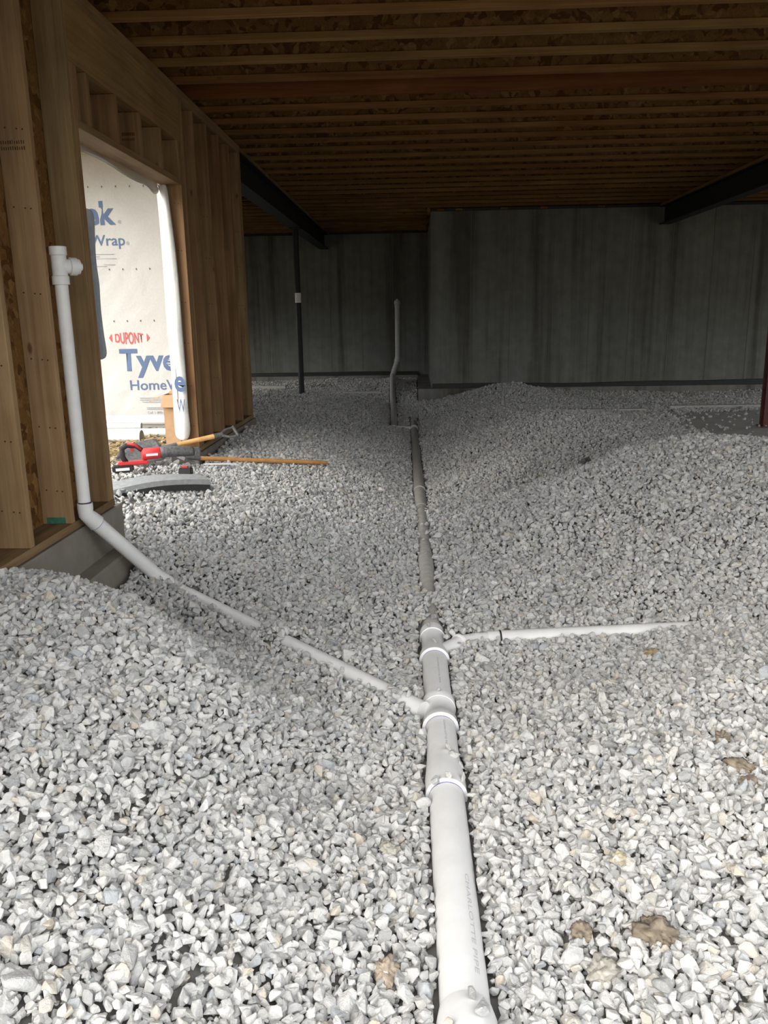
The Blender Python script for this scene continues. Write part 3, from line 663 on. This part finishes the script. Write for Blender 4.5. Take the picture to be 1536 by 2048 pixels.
# ------------------------------------------------------------------ gravel
protos = []
pc = bpy.data.collections.new('stone_shapes')
for k in range(26):
    r = np.random.default_rng(100+k); bm = bmesh.new()
    d = r.normal(size=(11+k % 7, 3)); d /= np.linalg.norm(d, axis=1)[:, None]; d *= r.uniform(.82, 1.08, (len(d), 1))
    ax = np.array([1.0, r.uniform(.66, .95), r.uniform(.52, .82)]); d *= ax*.5
    for c in d: bm.verts.new(c)
    h = bmesh.ops.convex_hull(bm, input=bm.verts[:]); bmesh.ops.delete(bm, geom=[g for g in h['geom_interior'] if isinstance(g, bmesh.types.BMVert)], context='VERTS')
    bmesh.ops.dissolve_limit(bm, angle_limit=math.radians(9), verts=bm.verts[:], edges=bm.edges[:])
    bmesh.ops.bevel(bm, geom=bm.edges[:], offset=.03, segments=1, affect='EDGES', clamp_overlap=True)
    bmesh.ops.triangulate(bm, faces=[f for f in bm.faces if len(f.verts) > 4])
    me = bpy.data.meshes.new('stone_shape'); bm.to_mesh(me); bm.free(); me.materials.append(GRAVEL)
    o = bpy.data.objects.new('stone_shape', me); pc.objects.link(o); protos.append(me)

def scatter():
    out = []
    def layer(x0, x1, y0, y1, cell, dmu, dsig, dmin, dmax, zoff, keep=1.0):
        xs = np.arange(x0, x1, cell); ys = np.arange(y0, y1, cell); X, Y = np.meshgrid(xs, ys); X = X.ravel()+rng.uniform(-.5, .5, X.size)*cell; Y = Y.ravel()+rng.uniform(-.5, .5, Y.size)*cell
        if keep < 1: m = rng.random(len(X)) < keep; X, Y = X[m], Y[m]
        D = np.clip(rng.lognormal(math.log(dmu), dsig, len(X)), dmin, dmax)
        # what the photograph's frame sees, with a generous margin
        m = (np.abs(X+.04*Y) < .60*Y+.75) & ((X > XL-.02) | (Y > 4.3)) & (Y > .95)
        X, Y, D = X[m], Y[m], D[m]; Z = terrain(X, Y)+zoff+rng.normal(0, .0045, len(X))
        out.append(np.stack([X, Y, Z, D], 1))
    layer(-1.7, 4.6, .95, 7.2, .0262, .037, .22, .020, .060, .001)
    layer(-1.7, 4.6, .95, 7.2, .034, .032, .25, .018, .055, .011, .75)
    layer(-1.7, 4.6, .95, 7.2, .022, .021, .25, .013, .030, -.012)
    layer(-1.7, 3, .95, 3.6, .028, .034, .2, .022, .05, -.005)
    layer(-1.7, 4.6, .95, 7.2, .16, .062, .16, .05, .085, .006, .55)
    layer(-5, 6.5, 7.2, 13.0, .031, .038, .22, .022, .060, .002)
    layer(-5, 6.5, 7.2, 13.0, .045, .036, .22, .022, .055, .012, .7)
    layer(-5, 6.5, 7.2, 13.0, .030, .027, .2, .018, .036, -.004)
    layer(-4, 1, 13.0, 16.1, .034, .040, .2, .025, .060, .003)
    layer(-3.6, -1.64, 4.3, 7.95, .031, .036, .22, .022, .055, .003)
    A = np.concatenate(out); X, Y, Z, D = A.T
    k = np.ones(len(A), bool)
    k &= ~((X < XL+.03) & (Y < 4.36)) & ~((X < XL+.03) & (X > XO-.1) & (Y > 5.96) & (Y < 8.26))
    k &= ~((X < XL+.13) & (Y < 4.28) & (Z < .33)) & ~((X < -1.6) & (Y > 7.9) & (Y < 8.2))
    k &= ~((X > .02) & (Y > 12.88)) & ~((X < .3) & (Y > 16.06))
    # thin dirty patch outside with few stones; bare slab on the right
    outd = (X < -1.9) & (Y < 8) & (Y > 4.3); k &= ~(outd & (rng.random(len(A)) > np.clip(1.15-(Y-5.2)*.9-(-1.9-X)*.5, .06, 1)))
    e = vnoise(X, Y, 2.5, 9)*.9+vnoise(X, Y, 7, 10)*.35
    inside = np.minimum.reduce([(X-2.75-.18*(Y-8))/.5, (Y-7.9)/.45, (10.55-Y)/.35])+e
    k &= ~((inside > .35) & (rng.random(len(A)) > .02)) & ~((inside > .0) & (inside <= .35) & (rng.random(len(A)) > .45))
    for p, q, r in CAPS:
        mm = k & (X > min(p[0], q[0])-.25) & (X < max(p[0], q[0])+.25) & (Y > min(p[1], q[1])-.25) & (Y < max(p[1], q[1])+.25); idx = np.where(mm)[0]
        C = A[idx, :3]; d = q-p; t = np.clip(((C-p) @ d)/(d @ d), 0, 1); w_ = C-(p+t[:, None]*d); dist = np.linalg.norm(w_, axis=1)
        k[idx[dist < r+A[idx, 3]*.33]] = False
    return A[k]
A = scatter()
# stones resting on the pipes
extra = []
for x, yv, r, D in [(-.17, 2.955, .0, .035), (-.15, 2.93, .0, .03), (-.13, 2.95, .01, .034), (-.16, 2.905, .0, .03), (-.12, 2.91, .01, .032), (-.14, 2.975, .0, .036), (-.11, 2.935, .0, .03), (-.19, 2.97, .005, .035), (.012, 1.47, .068, .035), (.006, 2.335, .067, .034), (-.035, 2.325, .06, .032), (.05, 2.36, .06, .04), (.035, 2.50, .055, .042), (.015, 2.52, .06, .032), (.052, 2.47, .05, .035), (.0, 2.95, .065, .02), (.0, 3.46, .056, .03), (-.02, 3.66, .06, .03), (.012, 3.78, .05, .04), (-.02, 3.82, .05, .035),
                    (.02, 4.02, .05, .04), (-.02, 4.04, .052, .04), (.0, 4.1, .052, .045), (.03, 4.12, .045, .04), (-.03, 4.14, .045, .04), (.0, 4.9, .05, .03), (.02, 5.4, .05, .04), (-.01, 5.6, .052, .035), (.02, 5.62, .05, .03), (-.03, 6.2, .05, .04), (.03, 1.43, .075, .045), (-.05, 1.40, .07, .04)]:
    extra.append((pipe_x(yv)+x, yv, math.sqrt(max(0, (r+.012)**2-x*x)) if r > .02 else .068+r, D))
A = np.concatenate([A, np.array(extra)])
n = len(A); rot = rng.uniform(0, 2*PI, (n, 3)); rot[:, 0] = rng.normal(0, .75, n); rot[:, 1] = rng.normal(0, .75, n)
scl = A[:, 3:4]*np.exp(rng.normal(0, .06, (n, 3)))*1.12; idx = rng.integers(0, len(protos), n)
# the 300 that show largest are parts of their own
RC = np.array([rt[:], up[:], fw[:]]); cc = (A[:, :3]-np.array([0, 0, 1.5])) @ RC.T
u_ = cc[:, 0]/cc[:, 2]*1630.4; v_ = cc[:, 1]/cc[:, 2]*1630.4; vis = (cc[:, 2] > 0) & (np.abs(u_) < 760) & (np.abs(v_) < 1015)
score = np.where(vis, A[:, 3]/cc[:, 2], 0)*np.where(A[:, 2] > terrain(A[:, 0], A[:, 1])+.001, 1, .35); order = np.argsort(-score)
for i in order[:300]:
    o = bpy.data.objects.new('stone', protos[idx[i]]); COL.objects.link(o); o.location = A[i, :3]; o.rotation_euler = rot[i]; o.scale = scl[i]; o.parent = floor
rest = order[300:]
gm = bpy.data.meshes.new('gravel'); gm.vertices.add(len(rest)); gm.vertices.foreach_set('co', A[rest, :3].ravel())
for nm_, ty, dat in (('rot', 'FLOAT_VECTOR', rot[rest]), ('scl', 'FLOAT_VECTOR', scl[rest])):
    a = gm.attributes.new(nm_, ty, 'POINT'); a.data.foreach_set('vector', dat.ravel())
a = gm.attributes.new('idx', 'INT', 'POINT'); a.data.foreach_set('value', idx[rest].astype(np.int32))
gm.materials.append(GRAVEL)
gravel = bpy.data.objects.new('gravel', gm); COL.objects.link(gravel); gravel['kind'] = 'stuff'; gravel.parent = floor
tag(gravel, 'pale grey crushed stone gravel heaped over the whole basement floor')
ng = bpy.data.node_groups.new('scatter_stones', 'GeometryNodeTree')
ng.interface.new_socket('Geometry', in_out='INPUT', socket_type='NodeSocketGeometry'); ng.interface.new_socket('Geometry', in_out='OUTPUT', socket_type='NodeSocketGeometry')
gi = ng.nodes.new('NodeGroupInput'); go = ng.nodes.new('NodeGroupOutput'); iop = ng.nodes.new('GeometryNodeInstanceOnPoints'); ci = ng.nodes.new('GeometryNodeCollectionInfo')
ci.inputs[0].default_value = pc; ci.inputs['Separate Children'].default_value = True; ci.inputs['Reset Children'].default_value = True
iop.inputs['Pick Instance'].default_value = True
def na(nm_, ty):
    x = ng.nodes.new('GeometryNodeInputNamedAttribute'); x.data_type = ty; x.inputs[0].default_value = nm_; return x
e2r = ng.nodes.new('FunctionNodeEulerToRotation')
ng.links.new(gi.outputs[0], iop.inputs['Points']); ng.links.new(ci.outputs[0], iop.inputs['Instance'])
ng.links.new(na('rot', 'FLOAT_VECTOR').outputs[0], e2r.inputs[0]); ng.links.new(e2r.outputs[0], iop.inputs['Rotation'])
ng.links.new(na('scl', 'FLOAT_VECTOR').outputs[0], iop.inputs['Scale']); ng.links.new(na('idx', 'INT').outputs[0], iop.inputs['Instance Index'])
ng.links.new(iop.outputs[0], go.inputs[0])
md = gravel.modifiers.new('stones', 'NODES'); md.node_group = ng
print('stones', n)

# straw litter outside the doorway
bm = bmesh.new()
for k in range(7000):
    x = random.uniform(-3.6, -1.95); yv = random.uniform(5.0, 7.9)
    if random.random() > min(1, (yv-5.4)*1.0+(-1.95-x)*.5): continue
    z = th(x, yv) if k % 6 == 0 else z; z = .45+.01*random.random() if abs(z-.45) > .08 else z
    a = random.uniform(0, PI); L = random.uniform(.015, .06); ww = random.uniform(.004, .013); dx, dy = math.cos(a)*L, math.sin(a)*L; px, py = -math.sin(a)*ww, math.cos(a)*ww; zt = random.uniform(-.012, .012)
    bm.faces.new([bm.verts.new(c) for c in ((x-px, yv-py, z+.006), (x+dx-px, yv+dy-py, z+.012+zt), (x+dx+px, yv+dy+py, z+.012+zt), (x+px, yv+py, z+.006))])
so_ = link('straw', bm, STRAW); tag(so_, 'brown straw litter on the ground outside the doorway', 'straw', None, 'stuff')

# mud clods and odd rocks lying in the gravel
def rock(x, yv, sx, sy, sz, mat, label, seed, lift=.25, cat='rock'):
    bm = bmesh.new(); bmesh.ops.create_icosphere(bm, subdivisions=4, radius=1)
    r = np.random.default_rng(seed); of = r.random(3)*50
    from mathutils import noise as mn
    for v in bm.verts:
        p = v.co.copy(); q = mn.fractal(p*1.2+Vector(of), .8, 2, 6)*.62 + mn.fractal(p*4+Vector(of), .6, 2, 4)*.20
        v.co = Vector((p.x*sx, p.y*sy, p.z*sz))*(1+q)
    o = link('rock', bm, mat, None, True); o.location = (x, yv, th(x, yv)+sz*lift+.006); o.rotation_euler = (0, 0, r.uniform(0, 6)); return tag(o, label, cat)
rock(.555, 1.655, .045, .036, .026, CLOD, 'largest brown mud-crusted clod in the gravel at lower right', 1)
rock(.425, 1.60, .04, .030, .022, CLODG, 'pale grey-brown clod just left of the largest brown clod', 2)
rock(-.078, 1.60, .024, .032, .022, plain('rusty_pebble', (.40, .33, .26), .9, .1, var=.4, vs=60, bmp=.5), 'pinkish brown stone left of the near end of the main pipe', 3)
rock(-.082, 2.03, .032, .026, .022, CLODG, 'brownish speckled stone left of the main pipe below its nearest coupling', 4)
rock(.393, 1.716, .028, .022, .018, CLOD, 'small brown clod above and left of the largest brown clod', 5)
rock(.964, 2.232, .042, .030, .02, CLOD, 'flat brown clod near the right edge of the picture', 6)
rock(.95, 2.13, .030, .024, .018, CLOD, 'brown clod just below the flat brown clod near the right edge', 7)
rock(.97, 2.392, .024, .022, .02, CLOD, 'small round reddish brown stone uppermost at the right edge', 8)
rock(.527, 1.90, .022, .020, .018, plain('tan_pebble', (.52, .46, .32), .9, .1, var=.3), 'small yellowish tan stone in the right foreground gravel', 9)
rock(1.01, 3.32, .045, .032, .02, plain('tan_clay', (.42, .34, .22), .95, .1, var=.4, vs=40, bmp=.6), 'tan clay lump beside the right branch pipe', 10)
rock(1.30, 6.22, .06, .05, .045, plain('dark_clump', (.14, .13, .12), .95, .1, var=.6, vs=60, bmp=.8), 'dark clump on the crest of the right gravel heap', 11, .5)
# pale strips lying in the far gravel
def strip(x0, x1, yv, label):
    z = max(th(x0, yv), th((x0+x1)/2, yv), th(x1, yv))
    tag(box('concrete_strip', x0, x1, yv-.05, yv+.05, z-.03, z+.022, BOARDW, None, .004), label, 'strip', 'pale strips in the far gravel')
strip(1.9, 2.95, 10.65, 'pale narrow strip showing in the gravel behind the right heap'); strip(3.3, 4.9, 10.8, 'pale narrow strip showing near the red-brown column')
strip(-1.25, -.6, 14.1, 'pale narrow strip lying left of the far vent stack'); strip(-3.2, -2.3, 14.5, 'pale narrow strip just past the end of the wood wall')

# ------------------------------------------------------------------ things at the doorway
# arched grey board
t = empty('foam_board', (-1.7, 5.2, .42)); tag(t, 'arched grey board with black underside lying at the doorway', 'board')
def sweep(name, z0, z1, mat):
    bm = bmesh.new(); prev = None
    for k in range(15):
        u = k/14; c = Vector((-2.00, 4.86, 0)).lerp(Vector((-1.44, 5.40, 0)), u); zz_ = .435+.035*math.sin(PI*u)-.02*u
        nrm = Vector((.72, -.69, 0))*.065
        q = [bm.verts.new((c+nrm*s+Vector((0, 0, zz_+dz)))) for s, dz in ((1, z0), (-1, z0+.02), (-1, z1+.02), (1, z1))]
        if prev:
            for j in range(4): bm.faces.new((prev[j], prev[(j+1) % 4], q[(j+1) % 4], q[j]))
        else: bm.faces.new(q)
        prev = q
    bm.faces.new(list(reversed(prev))); bmesh.ops.recalc_face_normals(bm, faces=bm.faces); o = link(name, bm, mat); place(o, t)
sweep('top_layer', .0, .034, GREYF); sweep('black_underside', -.04, -.0005, BLACK)

# reciprocating saw, lying on its side, nose to the right
sw = empty('reciprocating_saw', (-1.79, 5.50, .60)); sw.rotation_euler = (0, 0, .42); tag(sw, 'red and grey cordless reciprocating saw lying in the doorway', 'saw')
def lp(name, bm, mat, par, sm_=False):
    o = link(name, bm, mat, par, sm_); return o
def lbox(name, x0, x1, y0, y1, z0, z1, mat, par, bev=.006, rot=None, seg=2):
    cx, cy, cz = (x0+x1)/2, (y0+y1)/2, (z0+z1)/2
    bm = bmesh.new(); box_bm(bm, x0-cx, x1-cx, y0-cy, y1-cy, z0-cz, z1-cz); bevel(bm, bev, seg); o = link(name, bm, mat, par); o.location = (cx, cy, cz)
    if rot: o.rotation_euler = rot
    return o
def ltube(name, pts_, r_, mat, par, seg=20):
    bm = bmesh.new(); tube_bm(bm, pts_, r_, seg); bmesh.ops.recalc_face_normals(bm, faces=bm.faces); o = link(name, bm, mat, par, False)
    for pl in o.data.polygons: pl.use_smooth = len(pl.vertices) == 4
    return o
ltube('motor_housing', [(-.10, 0, .01), (-.09, 0, .01), (.02, 0, .012), (.03, 0, .012)], [.030, .040, .041, .036], RED, sw)
lbox('white_logo_plate', -.075, .005, -.0425, -.0395, .0, .016, WHITEL, sw, .0008)
ltube('boot', [(.02, 0, .012), (.05, 0, .014), (.16, 0, .012), (.24, 0, .004), (.25, 0, .004)], [.038, .040, .038, .033, .030], DARKM, sw)
lbox('shoe', .245, .30, -.028, .028, -.035, .032, DARKM, sw, .01)
ltube('blade_clamp', [(.23, -.01, 0), (.28, -.01, 0)], [.014, .012], BLACK, sw)
ltube('rear_handle', [(-.09, 0, .035), (-.13, 0, .068), (-.19, 0, .078), (-.225, 0, .06), (-.225, 0, 0), (-.20, 0, -.045)], [.015, .016, .018, .020, .019, .018], BLACK, sw)
ltube('red_grip_spine', [(-.10, -.012, .045), (-.14, -.012, .080), (-.19, -.012, .092)], [.008, .010, .009], RED, sw)
lbox('battery_mount', -.26, -.06, -.045, .03, -.055, -.03, RED, sw, .008)
b_ = lbox('battery', -.30, -.16, -.055, .03, -.10, -.052, BLACK, sw, .01)
lb2 = lbox('white_battery_label', -.28, -.19, -.0572, -.0548, -.085, -.066, WHITEL, sw, .0008)
lbox('trigger', -.17, -.15, -.01, .01, .03, .06, RED, sw, .004)
# small spare battery / charger block beside it
sb = empty('spare_battery', (-1.60, 5.52, .46)); tag(sb, 'small black and red battery pack beside the saw nose', 'battery')
lbox('case', -.045, .045, -.03, .03, -.01, .045, BLACK, sb, .008); lbox('red_top', -.03, .02, -.02, .02, .044, .055, RED, sb, .004); lbox('terminal', .02, .04, -.02, .02, .045, .052, DARKM, sb, .003)

# D-handled spade
spd = empty('spade', (-2.2, 5.9, .5)); tag(spd, 'spade with wooden shaft and metal D grip lying behind the saw', 'spade')
G0 = Vector((-2.13, 5.70, .535)); G1 = Vector((-1.385, 6.20, .647)); ax_ = (G1-G0).normalized(); sd = ax_.cross(Vector((0, 0, 1))).normalized(); upv = sd.cross(ax_); sd, upv = (sd*.8-upv*.6).normalized(), (upv*.8+sd*.6).normalized()
def gp(s, a=0, b=0): return G0+ax_*s+sd*a+upv*b
bm = bmesh.new(); prev = None
prof = [(-.02, .004), (.02, .05), (.08, .09), (.16, .108), (.26, .11), (.30, .105), (.32, .03)]
for s, w2 in prof:
    q = [bm.verts.new(gp(s, w2*a, .02*(a*a)+.0)) for a in (-1, -.5, 0, .5, 1)]
    if prev:
        for j in range(4): bm.faces.new((prev[j], prev[j+1], q[j+1], q[j]))
    prev = q
o = link('blade', bm, DARKM, None, True); m_ = o.modifiers.new('t', 'SOLIDIFY'); m_.thickness = .004; place(o, spd)
tube('socket', [gp(.26, 0, .0), gp(.33, 0, .012), gp(.43, 0, .016)], [.012, .021, .019], DARKM, spd)
tube('shaft', [gp(.40, 0, .016), gp(.55, 0, .018), gp(.74, 0, .018)], [.017, .018, .019], HANDLE, spd)
tube('yoke', [gp(.72, 0, .018), gp(.79, 0, .018)], [.021, .020], DARKM, spd)
for s_ in (-1, 1): tube('yoke_arm', [gp(.78, s_*.008, .018), gp(.83, s_*.040, .018), gp(.90, s_*.050, .018)], [.012, .010, .009], DARKM, spd, 12)
tube('grip', [gp(.90, -.055, .018), gp(.90, .055, .018)], .013, DARKM, spd, 16)

# long tool handle pointing into the room
hd = empty('rake', (-1.7, 6.0, .5)); tag(hd, 'long wooden tool handle lying across the gravel in front of the doorway', 'tool')
h0 = Vector((-1.63, 5.93, .50)); h1 = Vector((-.745, 6.70, th(-.745, 6.70)+.045)); 
tube('handle', [h0, h0.lerp(h1, .03), h0.lerp(h1, .5), h0.lerp(h1, .97), h1], [.012, .016, .0175, .0175, .012], HANDLE, hd, 16)
tube('ferrule', [h0-(h1-h0)*.09, h0+(h1-h0)*.02], [.010, .018], DARKM, hd, 16)
bm = bmesh.new(); box_bm(bm, -.10, .10, -.012, .012, -.01, .01)
for k in range(7): box_bm(bm, -.095+.03*k, -.088+.03*k, -.004, .004, -.07, -.009)
o = link('tine_head', bm, DARKM); o.location = h0-(h1-h0)*.10+Vector((0, 0, .0)); o.rotation_euler = (1.2, 0, -1.0); place(o, hd)
# white splinter / paper
bm = bmesh.new(); pp = [(0, 0), (.05, .018), (.17, .010), (.24, -.012), (.20, -.022), (.06, -.020)]
vs = [bm.verts.new((x, y_, .0)) for x, y_ in pp]; f_ = bm.faces.new(vs); r_ = bmesh.ops.extrude_face_region(bm, geom=[f_]); bmesh.ops.translate(bm, vec=(0, 0, .006), verts=[g for g in r_['geom'] if isinstance(g, bmesh.types.BMVert)])
bmesh.ops.recalc_face_normals(bm, faces=bm.faces)
o = link('wood_shim', bm, RIM); o.location = (-1.58, 5.92, th(-1.5, 5.95)+.03); o.rotation_euler = (0, .06, .35); tag(o, 'white shim lying under the long wooden handle', 'shim')

# cardboard box, tall, with open flaps
cb = empty('cardboard_box', (-1.985, 6.85, .455)); cb.rotation_euler = (0, 0, .06); tag(cb, 'tall open brown cardboard box standing outside the doorway', 'box')
W_, D_, H_ = .125, .10, .44
for nm2, a in (('front_panel', (-W_, W_, -D_, -D_+.004)), ('back_panel', (-W_, W_, D_-.004, D_)), ('left_panel', (-W_, -W_+.004, -D_, D_)), ('right_panel', (W_-.004, W_, -D_, D_)), ):
    lbox(nm2, *a, 0, H_, CARD, cb, .001, seg=1)
lbox('bottom_panel', -W_, W_, -D_, D_, 0, .004, CARD, cb, .001, seg=1)
def flapq(name, pts_):
    bm = bmesh.new(); f_ = bm.faces.new([bm.verts.new(p) for p in pts_]); o = link(name, bm, CARD, cb); m_ = o.modifiers.new('t', 'SOLIDIFY'); m_.thickness = .004; return o
flapq('front_flap', [(-W_, -D_, H_), (W_, -D_, H_), (W_+.01, -D_-.035, H_-.10), (-W_-.015, -D_-.035, H_-.10)])
flapq('left_flap', [(-W_, -D_, H_), (-W_, D_, H_), (-W_-.125, D_-.01, H_-.045), (-W_-.125, -D_+.01, H_-.055)])
flapq('back_flap', [(-W_, D_, H_), (W_, D_, H_), (W_-.01, D_+.02, H_+.09), (-W_+.09, D_+.02, H_+.09)])
flapq('right_flap', [(W_, -D_, H_), (W_, D_, H_), (W_+.09, D_, H_+.03), (W_+.09, -D_, H_+.03)])

# white cleanout cap fitting on the gravel under the flap
cp = empty('cleanout_fitting', (-1.885, 6.5, .46)); tag(cp, 'small white plastic pipe fitting standing in front of the cardboard box', 'pipe fitting')
cz = .455
lathe('body', (-1.885, 6.5, cz), (-1.885, 6.5, 1), [(0, .048), (.045, .048), (.046, .056), (.072, .056), (.073, .050)], RIM, cp)
lathe('rim', (-1.885, 6.5, cz+.07), (-1.885, 6.5, 1), [(0, .058), (.008, .058)], PVCD, cp)

# white pipes stacked outside
def opipe(a, b, r, label):
    t_ = empty('plastic_pipe', a); tag(t_, label, 'pipe', None)
    a, b = Vector(a), Vector(b); d = (b-a); L = d.length; d.normalize()
    bm = bmesh.new(); tube_bm(bm, [Vector((0, 0, 0)), d*L], r, 28, False); tube_bm(bm, [d*L, Vector((0, 0, 0))], r*.9, 28, False); o = link('barrel', bm, RIM); o.location = a
    for pl in o.data.polygons: pl.use_smooth = True
    place(o, t_)
    bm = bmesh.new(); n0 = 28; ref = d.cross(Vector((0, 0, 1))).normalized(); u2 = d.cross(ref)
    A_ = [[bm.verts.new(d*s+rr*(math.cos(2*PI*k/n0)*ref+math.sin(2*PI*k/n0)*u2)) for k in range(n0)] for s, rr in ((-.03, r*1.0), (-.03, r*1.1), (.03, r*1.1), (.03, r))]
    for i2 in range(3):
        for k in range(n0): bm.faces.new((A_[i2][k], A_[i2][(k+1) % n0], A_[i2+1][(k+1) % n0], A_[i2+1][k]))
    o = link('bell_end', bm, PVC); o.location = b; place(o, t_)
opipe((-4.3, 7.16, .505), (-2.46, 7.10, .502), .054, 'nearest white pipe on the ground outside, its open end facing right')
opipe((-4.3, 7.32, .50), (-2.22, 7.40, .495), .040, 'white pipe behind the nearest pipe, outside the doorway')
opipe((-4.3, 7.55, .535), (-2.625, 7.60, .53), .030, 'upper white pipe lying on the others outside the doorway')
opipe((-4.3, 7.78, .575), (-2.0, 7.78, .56), .048, 'farthest white pipe lying against the foot of the wrapped wall')
